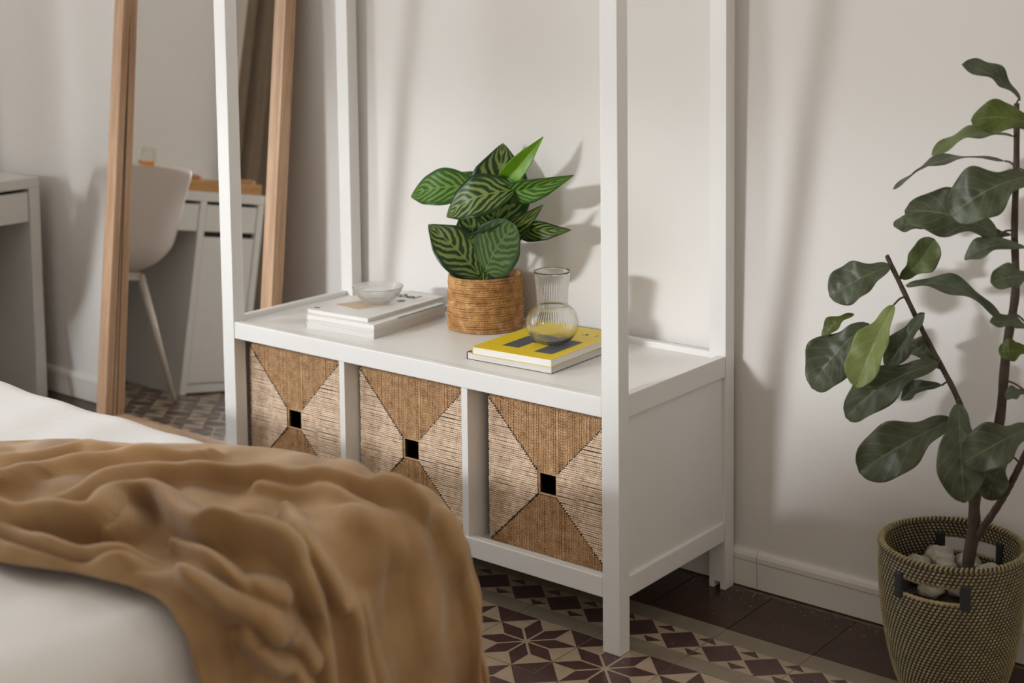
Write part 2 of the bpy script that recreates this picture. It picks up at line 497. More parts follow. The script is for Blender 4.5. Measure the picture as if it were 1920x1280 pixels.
for x0 in (.0085, W - .0195):
    box('side_panel', (x0, x0 + .011, PY - .004, D - PY + .004, .150, .490), P_, wr, .0008)
box('shelf_top', (.020, W - .020, .0240, D - .022,   .506, .5200), P_, wr, .0012)
box('shelf_bottom', (.018, W - .018, .020, D - .022, .128, .1425), P_, wr, .001)
box('back_panel', (.018, W - .018, D - .021, D - .017, .142, .49), P_, wr, .0004)
for x0 in (.405, .781):
    box('divider', (x0, x0 + .0175, .004, D - .022, .1425, .5055), P_, wr, .0012, 2)
box('top_rail', (PX, W - PX, .004, .030, HP - .06, HP - .004), P_, wr, .002, 2)
box('top_rail', (PX, W - PX, D - .03, D - .004, HP - .06, HP - .004), P_, wr, .002, 2)
for x0 in (.006, W - .036):
    box('top_rail', (x0, x0 + .030, PY, D - PY, HP - .06, HP - .004), P_, wr, .002, 2)
tube('hanging_rod', [(.03, D / 2, HP - .09), (W - .03, D / 2, HP - .09)], .0125, M['metal'], wr, 16)

# ------------------------------------------------------------------ three seagrass baskets
BW, BH, BDp, HO = .318, .318, .33, .0235
def cords(which):
    """twisted cords of one quarter of the basket front, local x centred, z from 0"""
    A = Acc(); r = .00188; xc, zc = 0., BH / 2 - .004; half = BW / 2
    N = 70
    for k in range(N):
        s = (k + .5) / N * 2 - 1
        j = lambda a: random.gauss(0, a)
        if which in ('top', 'bottom'):
            x = s * half * .994
            a = abs(x)
            if which == 'top':
                zo = BH; zi = zc + HO + max(0, (a - HO) / (half - HO)) * (zo - zc - HO)
                if zo - zi < .003: continue
                z = np.arange(zi + .001 + abs(j(.0009)), zo + .0005, .0014)
                P = [(x + j(.0001), .0015, q) for q in z] + [(x, .003, zo + .0022), (x, .010, zo + .0028), (x, .016, zo + .0005)]
            else:
                zo = 0; zi = zc - HO - max(0, (a - HO) / (half - HO)) * (zc - HO)
                if zi - zo < .003: continue
                z = np.arange(zo + .0005, zi - .001 - abs(j(.0009)), .0014)
                P = [(x + j(.0001), .0015, q) for q in z]
        else:
            z = (s * .5 + .5) * BH * .994 + .001
            a = abs(z - zc); up = (BH - zc) if z > zc else zc
            xi = HO + max(0, (a - HO) / (up - HO)) * (half - HO)
            if half - xi < .003: continue
            xx = np.arange(xi + .001 + abs(j(.0009)), half + .0006, .0014)
            sg = -1 if which == 'left' else 1
            wob = j(.0004)
            P = [(sg * q, .0005, z + wob * math.sin(q * 40)) for q in xx] + [(sg * (half + .0024), .004, z), (sg * (half + .0026), .012, z)]
        if len(P) < 4: continue
        P = np.array(P)
        V, Q = tube_arrays(P, r * random.uniform(.92, 1.1), 8, lobes=2, pitch=.0125, amp=.36, phase=random.random() * 6, cap=False)
        V[:, 1] += random.gauss(0, .00035)
        A.add(V, Q)
    return A.mesh('woven_' + which)
CM = {w: cords(w) for w in ('top', 'bottom', 'left', 'right')}
for w in CM:
    CM[w].materials.append(M['cord_v' if w in ('top', 'bottom') else 'cord_h']); CM[w].shade_smooth()
def basket_core():
    h = BW / 2; zc = BH / 2 - .004; t = .010
    # front plate with a square hole, side, back and bottom walls
    B = [(-h + .002, -HO, .003, .003 + t, 0, BH), (HO, h - .002, .003, .003 + t, 0, BH), (-HO, HO, .003, .003 + t, 0, zc - HO), (-HO, HO, .003, .003 + t, zc + HO, BH),
         (-h, -h + t, .003, BDp, 0, BH), (h - t, h, .003, BDp, 0, BH), (-h, h, BDp - t, BDp, 0, BH), (-h + .002, h - .002, .003, BDp, 0, t)]
    return boxes_mesh('core', B, .0008)
CORE = basket_core(); CORE.materials.append(M['basket_in'])
def edge_ring():
    A = Acc(); zc = BH / 2 - .004; q = HO
    for k in range(4): pass
    pts = smooth_path([(-q, .002, zc - q), (0, .002, zc - q), (q, .002, zc - q), (q, .002, zc), (q, .002, zc + q), (0, .002, zc + q), (-q, .002, zc + q), (-q, .002, zc)], 8)
    for a, b in (((-q, zc - q), (q, zc - q)), ((q, zc - q), (q, zc + q)), ((q, zc + q), (-q, zc + q)), ((-q, zc + q), (-q, zc - q))):
        n = 40
        P = np.array([(a[0] + (b[0] - a[0]) * t, .0035, a[1] + (b[1] - a[1]) * t) for t in np.linspace(0, 1, n)])
        V, Q = tube_arrays(P, .0026, 6, lobes=2, pitch=.008, amp=.25); A.add(V, Q)
    return A.mesh('hole_edge')
RING = edge_ring(); RING.materials.append(M['cord_v']); RING.shade_smooth()
blabels = ['woven seagrass basket in the left bay, nearest the tall mirror',
           'woven seagrass basket in the middle bay between the two dividers',
           'woven seagrass basket in the right bay, beside the front corner post']
for bx, lab in zip((.201, .5885, .981), blabels):
    b = thing('storage_basket', lab, 'basket', (bx, .048, .1430), 0, 'seagrass baskets in the wardrobe bays')
    o = link('body', CORE, None, b)
    for w in ('top', 'bottom', 'left', 'right'):
        o = link('woven_panel', CM[w], None, b); o['kind'] = 'stuff'
    link('handle_edge', RING, None, b)

# ------------------------------------------------------------------ magazines
def magazine(name, label, corner, rot, w, l, z0, z1, cover, pages, group, edge=.0010):
    """corner = front right corner; extends to -x by w and +y by l in its own frame"""
    t = thing(name, label, 'magazine', (corner[0], corner[1], z0), math.radians(rot), group)
    h = z1 - z0
    box('pages', (-w + .0015, -.0012, .0012, l - .0015, .0007, h - .0007), pages, t, .0004)
    c = box('cover', (-w, 0, 0, l, h - .0008, h), cover, t, .0002)
    box('cover', (-w, 0, 0, l, 0, .0007), cover, t, .0002)
    box('spine', (-w - .0004, -w + .0006, 0, l, 0, h), cover, t, .0002)
    return t, h, c
ZS = .5202
G1 = 'magazines stacked under the glass bowl'; G2 = 'magazines stacked under the ribbed vase'
magazine('magazine', 'thick white magazine lying at the bottom of the stack under the glass bowl', (.4275, .0985), 4.2, .2165, .278, ZS, ZS + .0125, M['cover_white'], M['pages2'], G1)
magazine('magazine', 'second magazine from the bottom of the stack under the glass bowl', (.4265, .1000), 4.0, .2150, .275, ZS + .0126, ZS + .0225, M['cover_white'], M['pages2'], G1)
tq, tqh, tqc = magazine('magazine', 'thick magazine with a teal cover edge below the topmost one under the bowl', (.4265, .1005), 4.1, .2155, .276, ZS + .0226, ZS + .0332, M['cover_white'], M['pages'], G1)
tm, th, tmc = magazine('magazine', 'thin white cover magazine with black lettering directly under the glass bowl', (.3955, .1120), 3.6, .197, .292, ZS + .0333, ZS + .0425, M['cover_white'], M['pages'], G1)
box('cover_edge', (-.004, .0003, .09, .2761, tqh - .0016, tqh + .0001), M['cover_teal'], tqc, 0)
magazine('magazine', 'charcoal edged white magazine at the bottom under the yellow one', (.9540, .1010), 2.4, .231, .292, ZS, ZS + .0165, M['cover_dark'], M['pages2'], G2)
ym, yh, ymc = magazine('magazine', 'bright yellow magazine with grey block letters under the ribbed vase', (.9585, .0945), 3.4, .2130, .285, ZS + .0166, ZS + .0330, M['cover_yellow'], M['pages'], G2)

def flat(name, pts, z, mat, parent, th=.00025):
    n = len(pts); V = [(x, y, z) for x, y in pts] + [(x, y, z + th) for x, y in pts]
    F = [list(range(n))[::-1], list(range(n, 2 * n))] + [[i, (i + 1) % n, n + (i + 1) % n, n + i] for i in range(n)]
    me = bpy.data.meshes.new(name); me.from_pydata(V, [], F); me.update()
    return link(name, me, mat, parent)
def text(name, s, size, loc, rz, mat, parent, ext=.00012, spacing=1.0, sx=1.0):
    cu = bpy.data.curves.new(name, 'FONT'); cu.body = s; cu.size = size; cu.extrude = ext; cu.space_character = spacing
    cu.offset = size * .012
    tmp = bpy.data.objects.new(name + '_tmp', cu); COL.objects.link(tmp)
    dg = bpy.context.evaluated_depsgraph_get()
    me = bpy.data.meshes.new_from_object(tmp.evaluated_get(dg))
    bpy.data.objects.remove(tmp); bpy.data.curves.remove(cu)
    me.materials.clear()
    o = link(name, me, mat, parent); o.location = loc; o.rotation_euler = (0, 0, rz); o.scale = (sx, 1, 1)
    return o
text('cover_lettering', 'isbel', .050, (-.130, .228, th + .0003), 0, M['black'], tmc, sx=.95)
flat('cover_photo', [(-.172, .075), (-.085, .060), (-.045, .150), (-.130, .172)], th, M['print_tan'], tmc)
flat('cover_mark', [(-.192, .020), (-.176, .020), (-.176, .026), (-.192, .026)], th, M['black'], tmc)
flat('cover_spot', [(-.070, .188), (-.056, .180), (-.046, .190), (-.052, .204), (-.064, .202)], th, M['print_grey'], tmc)
# grey block shapes printed on the yellow cover
flat('cover_block', [(-.164, .048), (-.120, .048), (-.120, .150), (-.164, .150)], yh, M['print_grey'], ymc)
flat('cover_block', [(-.073, .040), (-.026, .040), (-.026, .166), (-.073, .166)], yh, M['print_grey'], ymc)
flat('cover_block', [(-.1195, .104), (-.0735, .104), (-.0735, .1495), (-.1195, .1495)], yh, M['print_grey'], ymc)
for s, x in (('E', -.100), ('A', -.066), ('I', -.034)):
    text('cover_letter', s, .022, (x, .222, yh + .0003), 0, M['print_grey'], ymc)

# ------------------------------------------------------------------ glass bowl and ribbed vase
zb = ZS + .0432
bowl = thing('glass_bowl', 'small clear glass bowl with a pressed grid pattern on the magazines', 'bowl', (.2965, .2475, zb))
def bowl_mesh():
    outp = [(0, 0), (.026, 0), (.0295, .0012), (.037, .007), (.048, .017), (.0575, .029), (.0640, .042)]
    O = smooth_path(np.array(outp), 40)
    inn = [(.0622, .0425), (.0552, .0295), (.0458, .0185), (.035, .0095), (.024, .0052), (0, .0045)]
    I = smooth_path(np.array(inn), 30)
    def rf(R, Z, ph):
        w = np.clip((Z - .004) / .006, 0, 1) * np.clip((.0405 - Z) / .003, 0, 1)
        k = np.zeros_like(R); k[:40] = 1
        return R * (1 + k * w * (.0055 * np.cos(ph * 72) + .0055 * np.cos(Z * 2 * np.pi / .0030)))
    V, Q = lathe_arrays(np.concatenate([O, I]), 288, rf)
    return mesh_np('bowl', V, Q)
link('bowl_body', bowl_mesh(), M['glass_frost'], bowl, True)

zv = ZS + .0338
vase = thing('glass_vase', 'clear ribbed glass carafe vase with round belly on the yellow magazine', 'vase', (.8690, .2160, zv))
def vase_mesh():
    outp = [(0, 0), (.026, 0), (.032, .0012), (.044, .010), (.0555, .026), (.0592, .044), (.0555, .062), (.046, .0765), (.0375, .083), (.0350, .0875), (.0355, .100), (.0372, .125), (.0408, .162)]
    O = smooth_path(np.array(outp), 90)
    inn = [(.0396, .1625), (.0360, .125), (.0343, .100), (.0338, .0875), (.0362, .084), (.0445, .0755), (.0538, .0615), (.0574, .044), (.0538, .0275), (.043, .013), (.030, .0065), (0, .0055)]
    I = smooth_path(np.array(inn), 70)
    def rf(R, Z, ph):
        w = np.clip((Z - .006) / .008, 0, 1) * np.clip((.158 - Z) / .004, 0, 1)
        k = np.zeros_like(R); k[:90] = 1
        return R - k * w * .00042 * (1 - np.abs(np.cos(ph * 30)))
    V, Q = lathe_arrays(np.concatenate([O, I]), 360, rf)
    return mesh_np('vase', V, Q)
link('vase_body', vase_mesh(), M['glass'], vase, True)

# ------------------------------------------------------------------ leaves
CAMV = Vector((2.8590, -2.3614, 1.3664))
def leaf_mesh(B, Tp, Wd, roll, arch, fold, prof, wave=0., nu=26, nv=15, curl=0., view=None, seed=0, flip=1):
    B = Vector(B); Tp = Vector(Tp); ax = Tp - B; L = ax.length; a = ax.normalized()
    face = Vector(view if view is not None else (.36, -.87, .33))
    n = (face - a * face.dot(a)).normalized()
    n = Matrix.Rotation(math.radians(roll), 3, a) @ n
    s = a.cross(n).normalized()
    rs = random.Random(seed)
    u = np.linspace(0, 1, nu)[:, None]; w = np.linspace(-1, 1, nv)[None]
    wd = prof(u) * Wd / 2
    p1, p2 = rs.random() * 6, rs.random() * 6
    h = arch * L * np.sin(np.pi * u) * 1.0 - curl * L * u ** 3
    h = h + (-fold) * np.abs(w) * wd * -1.0 * np.ones_like(u)
    h = h + wave * np.sin(u * 13 + p1 + w * 1.2) * np.abs(w) ** 1.5 * wd + .12 * wave * np.sin(u * 40 + p2) * wd * (1 - np.abs(w))
    x = wd * w * np.sqrt(max(.05, 1 - min(.9, fold) ** 2 * .5))
    bend = .05 * L * np.sin(np.pi * u) * (rs.random() - .5) * 2
    P = (np.array(B)[None, None] + np.array(a) * (u * L)[..., None] + np.array(s) * (x + bend)[..., None] + np.array(n) * (h * flip)[..., None])
    uv = np.stack([u + 0 * w, (w + 1) / 2 + 0 * u], -1)
    return grid_mesh('leaf', P, uv)
def prof_fig(u):
    return np.clip(np.sin(np.pi * np.clip(u, 0, 1) ** .95) ** .55 * (.50 + .62 * u - .22 * np.exp(-((u - .28) / .14) ** 2)), 0, 1.05) + .004
def prof_cal(u):
    return np.clip(np.sin(np.pi * u ** .80) ** .72, 0, 1) * (1 - .32 * np.clip(u - .72, 0, 1) / .28) + .004
def prof_round(u):
    return np.clip(np.sin(np.pi * u ** .9) ** .5, 0, 1) + .004
def add_leaf(parent, me, mat, thick=.0007):
    o = link('leaf', me, mat, parent, True)
    md = o.modifiers.new('thickness', 'SOLIDIFY'); md.thickness = thick; md.offset = 0
    return o

# --- striped houseplant in a jute pot on the shelf
plant = thing('potted_plant', 'striped leaf houseplant in a jute rope pot on the white shelf', 'plant', (0, 0, 0))
PC = (.5565, .3545)
def jute_pot():
    A = Acc(); z = ZS + .0038; k = 0; R0 = .0865; hgt = .131
    while z < ZS + hgt:
        f = (z - ZS) / hgt
        R = R0 + .002 * math.sin(f * 5) + .0012 * random.uniform(-1, 1) + .0012 * f
        n = 240; ph = np.linspace(0, 2 * np.pi, n, endpoint=False)
        rr = R + .0008 * np.sin(ph * 5 + k) + .0012 * np.sin(ph * 2 + .6)
        zz = z + .0006 * np.sin(ph * 3 + k * 1.7) + rng.normal(0, .00015, n)
        P = np.stack([PC[0] + rr * np.cos(ph), PC[1] + rr * np.sin(ph), zz], 1)
        V, Q = tube_arrays(P, .0029 * random.uniform(.9, 1.12), 8, closed=True, lobes=2, pitch=.013, amp=.38, phase=k * 1.3 + random.random())
        A.add(V, Q); z += .0052; k += 1
    return A.mesh('jute_coils')
o = link('pot_coils', jute_pot(), M['jute'], plant, True); o['kind'] = 'stuff'
V, Q = lathe_arrays([(0, .001), (.0845, .001), (.0852, .129), (.0822, .129), (.0815, .112)], 64)
V += np.array([PC[0], PC[1], ZS]); link('pot_liner', mesh_np('pot_liner', V, Q), M['jute'], plant, True)
V, Q = lathe_arrays([(0, .114), (.03, .1165), (.06, .113), (.0815, .111)], 40)
V += np.array([PC[0], PC[1], ZS]); link('soil', mesh_np('soil', V, Q), M['soil'], plant, True)
CAL = [
 ((.580, .375, .750), (.576, .405, .966), .158, 8, .04, .10, 'cal_s', 0),
 ((.612, .345, .870), (.740, .33, .985), .052, 20, .05, .5, 'cal_b', .20),
 ((.622, .35, .855), (.846, .31, .905), .066, 45, .12, .3, 'cal_m', .1),
 ((.528, .352, .862), (.354, .30, .836), .098, 12, .12, .1, 'cal_m', .1),
 ((.688, .315, .872), (.522, .255, .800), .112, 16, .18, .1, 'cal_s', 0),
 ((.558, .335, .648), (.440, .28, .770), .108, 8, .07, .15, 'cal_s', 0),
 ((.545, .37, .675), (.463, .385, .800), .095, 10, .05, .1, 'cal_s', 0),
 ((.54, .315, .738), (.770, .30, .829), .082, 48, .14, .3, 'cal_s', .1),
 ((.612, .29, .674), (.728, .262, .800), .128, 4, .02, .05, 'cal_u', 0),
 ((.660, .345, .774), (.822, .325, .781), .056, 30, .12, .2, 'cal_s', .15),
 ((.505, .395, .828), (.432, .405, .884), .064, 20, .1, .2, 'cal_m', 0),
]
for k, (b, t_, w, roll, arch, fold, m, cu) in enumerate(CAL):
    lf = add_leaf(plant, leaf_mesh(b, t_, w, roll, arch, fold, prof_round if m == 'cal_u' else prof_cal, .06, 30, 17, cu, seed=k), M[m])
    root = (PC[0] + random.uniform(-.014, .014), PC[1] + random.uniform(-.02, .012), ZS + .112)
    mid = ((root[0] * .55 + b[0] * .45), (root[1] * .55 + b[1] * .45) + .004, (root[2] + b[2]) / 2)
    tube('leaf_stalk', smooth_path([root, mid, b], 12), np.linspace(.0026, .0016, 12), M['stem_green'], lf, 8)

# --- fiddle leaf fig in a woven floor basket
FC = (1.7745, .2880)
fig = thing('fiddle_leaf_fig', 'tall fiddle leaf fig tree growing out of the black and beige woven basket', 'plant', (0, 0, 0))
FIG = [
 ((1.888, .29, 1.136), (1.805, .22, 1.202), .058, 35, .10, .35, 'fig'),
 ((1.942, .24, 1.092), (1.832, .20, 1.104), .078, 15, .12, .15, 'fig_y'),
 ((1.882, .28, 1.07), (1.759, .20, 1.036), .060, 52, .16, .2, 'fig_l'),
 ((1.861, .29, 1.023), (1.675, .22, .964), .064, 66, .14, .1, 'fig'),
 ((1.925, .24, 1.006), (1.813, .16, .934), .118, 10, .14, .12, 'fig'),
 ((1.86, .27, .889), (1.699, .22, .926), .112, 15, .12, .15, 'fig'),
 ((1.698, .33, .88), (1.631, .32, .882), .040, 20, .1, .1, 'fig'),
 ((1.871, .30, .886), (1.824, .28, .874), .036, 30, .1, .1, 'fig'),
 ((1.652, .31, .776), (1.703, .35, .854), .074, 20, .1, .3, 'fig_l'),
 ((1.65, .27, .808), (1.547, .22, .743), .098, 15, .08, .15, 'fig'),
 ((1.56, .30, .696), (1.508, .27, .641), .042, 30, .15, .4, 'fig_y'),
 ((1.871, .28, .724), (1.685, .26, .776), .062, 45, .16, .2, 'fig'),
 ((1.913, .26, .872), (1.816, .22, .846), .056, 35, .18, .3, 'fig'),
 ((1.934, .24, .824), (1.881, .18, .818), .060, 20, .1, .2, 'fig'),
 ((1.932, .25, .725), (1.869, .21, .74), .042, 40, .12, .2, 'fig'),
 ((1.917, .28, .682), (1.868, .26, .674), .052, 20, .1, .2, 'fig_y'),
 ((1.597, .29, .684), (1.499, .24, .549), .118, 15, .10, .2, 'fig'),
 ((1.673, .235, .741), (1.636, .155, .591), .092, 20, .06, .45, 'fig_y2'),
 ((1.723, .26, .726), (1.657, .24, .615), .066, 25, .08, .3, 'fig'),
 ((1.759, .25, .641), (1.59, .205, .515), .098, 15, .12, .25, 'fig'),
 ((1.752, .28, .588), (1.67, .28, .547), .046, 30, .1, .4, 'fig'),
 ((1.794, .23, .543), (1.641, .16, .429), .120, 10, .12, .22, 'fig'),
 ((1.809, .22, .578), (1.852, .15, .418), .104, 10, .14, .2, 'fig'),
 ((1.946, .22, .558), (1.852, .14, .494), .098, 10, .14, .15, 'fig'),
 ((1.884, .26, .486), (1.856, .24, .40), .068, 15, .1, .2, 'fig'),
 ((1.914, .28, .602), (1.881, .26, .591), .034, 30, .1, .3, 'fig'),
 ((1.737, .30, .614), (1.658, .33, .649), .066, 25, .1, .25, 'fig'),
]
S_main = [(1.800, .288, .20), (1.806, .28, .229), (1.817, .285, .327), (1.817, .29, .383), (1.836, .295, .458), (1.859, .295, .534), (1.869, .295, .669), (1.885, .29, .77), (1.885, .29, .832), (1.88, .295, .90), (1.883, .29, 1.026), (1.882, .288, 1.13)]
S_left = [(1.817, .29, .375), (1.81, .28, .477), (1.788, .275, .564), (1.717, .275, .684), (1.647, .275, .811), (1.642, .274, .822)]
S_right = [(1.817, .287, .290), (1.822, .285, .304), (1.873, .27, .39), (1.906, .26, .456), (1.946, .25, .55)]
allp = []
for nm, S, r0, r1 in (('trunk', S_main, .0125, .0050), ('branch', S_left, .0065, .0042), ('branch', S_right, .0080, .0055)):
    P = smooth_path(S, 60); allp.append(P)
    rad = np.linspace(r0, r1, 60) * (1 + .06 * np.sin(np.arange(60) * 1.7))
    tk = tube(nm, P, rad, M['bark'], fig if nm == 'trunk' else TRUNK, 10)
    if nm == 'trunk': TRUNK = tk
allp = np.concatenate(allp)
for k, (b, t_, w, roll, arch, fold, m) in enumerate(FIG):
    lf = add_leaf(fig, leaf_mesh(b, t_, w, roll, arch, fold, prof_fig, .24, 34, 17, seed=100 + k), M[m], .0009)
    i = np.argmin(np.linalg.norm(allp - np.array(b), axis=1)); q = allp[i]
    if .004 < np.linalg.norm(q - np.array(b)) < .07:
        tube('leaf_stalk', smooth_path([q, (q + np.array(b)) / 2 + np.array([0, 0, .004]), b], 8), .0019, M['bark'], lf, 6)
V, Q = lathe_arrays([(0, .208), (.05, .214), (.09, .206), (.112, .200)], 40)
V += np.array([FC[0], FC[1], 0]); link('soil', mesh_np('soil', V, Q), M['soil'], fig, True)

fb = thing('woven_floor_basket', 'round black and beige woven basket on the floor holding the fig tree', 'basket', (FC[0], FC[1], 0))
FPROF = np.array([(.094, 0), (.104, .02), (.118, .07), (.129, .13), (.1360, .19), (.1375, .235), (.1360, .280)])
FZ = np.linspace(0, .280, 57); FR = np.interp(FZ, FPROF[:, 1], FPROF[:, 0])
FR = np.convolve(np.pad(FR, 3, 'edge'), np.ones(7) / 7, 'valid')
HANG = [math.radians(a) for a in (-84.5, 95.5)]        # direction of the two handle holes
HW, HZ0, HZ1 = .45, .2160, .2480
def in_hole(ph, z):
    if not (HZ0 <= z <= HZ1): return False
    return any(abs((ph - h + math.pi) % (2 * math.pi) - math.pi) < HW for h in HANG)
def basket_walls():
    n = 120; A = Acc()
    ph = np.linspace(0, 2 * np.pi, n, endpoint=False)
    zz = np.unique(np.concatenate([FZ, [HZ0, HZ1]])); rr = np.interp(zz, FZ, FR)
    for off, fl in ((0, 1), (-.007, -1)):
        V = np.stack([np.outer(rr + off, np.cos(ph)), np.outer(rr + off, np.sin(ph)), np.outer(zz, np.ones(n))], -1).reshape(-1, 3)
        Q = []
        for i in range(len(zz) - 1):
            for j in range(n):
                if in_hole(ph[j] + math.pi / n, (zz[i] + zz[i + 1]) / 2): continue
                q = [i * n + j, i * n + (j + 1) % n, (i + 1) * n + (j + 1) % n, (i + 1) * n + j]
                Q.append(q if fl > 0 else q[::-1])
        A.add(V, np.array(Q))
    m = len(zz) - 1; nv = len(zz) * n
    # rim between outer and inner skin, and the bottom
    V = np.concatenate([A.V[0][m * n:(m + 1) * n], A.V[1][m * n:(m + 1) * n]])
    A.add(V, np.array([[j, (j + 1) % n, n + (j + 1) % n, n + j] for j in range(n)]))
    V, Q = lathe_arrays([(0, .002), (FR[0], .001)], n); A.add(V, Q)
    return A.mesh('walls')
link('basket_wall', basket_walls(), M['weave_dark'], fb, True)
def strips():
    """short palm strips that show between the black wefts, in slanting rows, outside and inside"""
    A = Acc(); rows = 44; cols = 92
    for side in (1, -1):
        for i in range(rows):
            z = .004 + (i + .5) / rows * .276
            r = float(np.interp(z, FZ, FR)) + (0.0004 if side > 0 else -.0074)
            if side < 0 and z < .17: continue
            for j in range(cols):
                a = (j + i * .36 * 1.0) / cols * 2 * np.pi
                if in_hole(a % (2 * math.pi), z) : continue
                hw = 2 * np.pi / cols * .37; hh = .0019
                th = .0013 * side
                L = []
                for da, dz, dr in ((-hw, -.0006, 0), (-hw * .6, hh, 0), (hw * .6, hh + .0008, 0), (hw, .0008, 0), (hw * .6, -hh, 0), (-hw * .6, -hh - .0004, 0)):
                    L.append((( r) * math.cos(a + da), (r) * math.sin(a + da), z + dz))
                for da in (-hw * .5, hw * .5):
                    L.append(((r + th) * math.cos(a + da), (r + th) * math.sin(a + da), z + da / hw * .0006))
                V = np.array(L)
                Q = np.array([[0, 6, 1, 1], [1, 6, 7, 2], [2, 7, 3, 3], [3, 7, 4, 4], [4, 7, 6, 5], [5, 6, 0, 0]])
                if side > 0: Q = Q[:, ::-1]
                A.add(V, Q)
    V = np.concatenate(A.V); Q = np.concatenate(A.Q)
    T_ = np.concatenate([Q[:, :3], Q[:, [0, 2, 3]]])
    ok = (T_[:, 0] != T_[:, 1]) & (T_[:, 1] != T_[:, 2]) & (T_[:, 0] != T_[:, 2])
    return mesh_np('strips', V, T_[ok])
o = link('palm_strips', strips(), M['weave_light'], fb); o['kind'] = 'stuff'
def rim_parts():
    ph = np.linspace(0, 2 * np.pi, 160, endpoint=False); R = FR[-1] - .0035
    V, Q = tube_arrays(np.stack([R * np.cos(ph), R * np.sin(ph), .280 + 0 * ph], 1), .0052, 8, closed=True)
    link('rim', mesh_np('rim', V, Q), M['weave_dark'], fb, True)
    A = Acc()                       # strips bound slantwise over the rim
    for k in range(96):
        a0 = k / 96 * 2 * np.pi; t = np.linspace(-.3, np.pi + .3, 9)
        a = a0 + (t / np.pi - .5) * .055; r = R + .0056 * np.cos(t); z = .280 + .0056 * np.sin(t)
        V, Q = tube_arrays(np.stack([r * np.cos(a), r * np.sin(a), z], 1), .0021, 6); A.add(V, Q)
    o = link('rim_strips', A.mesh('rim_strips'), M['weave_light'], fb, True); o['kind'] = 'stuff'
rim_parts()
for h in HANG:
    for s in (-1, 1):
        a = h + s * (HW + .02)
        r = float(np.interp(.232, FZ, FR)) - .003
        me = boxes_mesh('handle_tab', [(-.0075, .0075, -.009, .009, -.024, .024)], .003, 2)
        o = link('handle_tab', me, M['rubber'], fb); o.location = (r * math.cos(a), r * math.sin(a), .232); o.rotation_euler = (0, 0, a)
    for zc in (HZ0, HZ1):
        aa = np.linspace(h - HW, h + HW, 30); r = float(np.interp(zc, FZ, FR)) - .0035
        tube('handle_edge', np.stack([r * np.cos(aa), r * np.sin(aa), zc + 0 * aa], 1), .0036, M['weave_light'], fb, 8, lobes=2, pitch=.02, amp=.2)
# white wads of filler packed round the trunk
def wad(x, y, z, s, sd):
    rs = random.Random(sd); bm = bmesh.new()
    bmesh.ops.create_icosphere(bm, subdivisions=3, radius=s)
    p = [rs.random() * 6 for _ in range(6)]
    for v in bm.verts:
        q = v.co / s
        v.co *= 1 + .16 * math.sin(q.x * 5 + p[0]) * math.sin(q.y * 4 + p[1]) + .10 * math.sin(q.z * 9 + p[2] + q.x * 6)
        v.co.z *= .62
    me = bpy.data.meshes.new('filler_wad'); bm.to_mesh(me); bm.free()
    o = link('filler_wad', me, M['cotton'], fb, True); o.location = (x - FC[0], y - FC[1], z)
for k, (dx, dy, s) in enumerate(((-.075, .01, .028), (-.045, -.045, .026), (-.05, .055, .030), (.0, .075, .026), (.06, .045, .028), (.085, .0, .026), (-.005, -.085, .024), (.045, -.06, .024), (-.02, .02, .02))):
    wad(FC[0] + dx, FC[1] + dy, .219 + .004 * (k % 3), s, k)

# ------------------------------------------------------------------ leaning mirror
TA = .0958
MW0, MW1, YB, FT, FW, FBW, MH = -.9000, -.1450, .2420, .038, .0445, .068, 1.86
mir = thing('leaning_mirror', 'tall oak framed mirror leaning against the wall beside the wardrobe', 'mirror', (0, YB, 0))
mir.rotation_euler = (-TA, 0, 0)
def mb(name, b, mat): return box(name, b, mat, mir, .0012, 2)
dz0 = FT * math.tan(TA)      # lifts the frame so that its back edge clears the floor
mb('frame_stile', (MW0, MW0 + FW, 0, FT, dz0, MH), M['oak_z'])
mb('frame_stile', (MW1 - FW, MW1, 0, FT, dz0, MH), M['oak_z'])
mb('frame_rail', (MW0 + FW, MW1 - FW, 0, FT, dz0, FBW), M['oak_x'])
mb('frame_rail', (MW0 + FW, MW1 - FW, 0, FT, MH - FW, MH), M['oak_x'])
g = box('glass', (MW0 + FW - .004, MW1 - FW + .004, -.002, .002, -(MH - FBW - FW) / 2 - .004, (MH - FBW - FW) / 2 + .004), M['mirror'], mir, 0)
g.location = (0, .0300, (MH + FBW - FW) / 2); g.rotation_euler = (.0075, 0, 0)
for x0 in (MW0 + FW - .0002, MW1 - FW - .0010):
    box('shadow_gap_strip', (x0, x0 + .0012, .0255, .0275, FBW, MH - FW), M['dark'], mir, 0)  # dark strip painting the shade where the glass meets the frame
mb('back_board', (MW0 + .01, MW1 - .01, FT + .0005, FT + .003, dz0 + .01, MH - .01), M['tray'])

# ------------------------------------------------------------------ desk with drawer and cupboard (seen at the left edge and in the mirror)
DX, DY0, DY1, DH, DD = -1.385, -.700, .402, .735, .49
desk = thing('desk', 'white desk with drawer and cupboard by the left wall, next to the mirror', 'desk', (0, 0, 0))
dm = M['desk']; bx_ = lambda n, b, bev=.002: box(n, b, dm, desk, bev, 2)
XB = DX - DD
bx_('desk_top', (XB, DX, DY0, DY1, DH - .034, DH))
bx_('side_leg', (XB, DX, DY1 - .038, DY1, 0, DH - .0345))
CY = DY0 + .305
bx_('cupboard_side', (XB, DX, CY - .030, CY, .0, DH - .0345))
bx_('cupboard_side', (XB, DX, DY0, DY0 + .030, .0, DH - .0345))
bx_('cupboard_bottom', (XB, DX - .002, DY0 + .030, CY - .030, .006, .036))
bx_('back_panel', (XB, XB + .012, DY0 + .03, DY1 - .038, .18, DH - .0345))
box('drawer_gap', (XB + .02, DX - .020, DY0 + .0305, CY - .0305, .037, DH - .036), M['dark'], desk, 0)
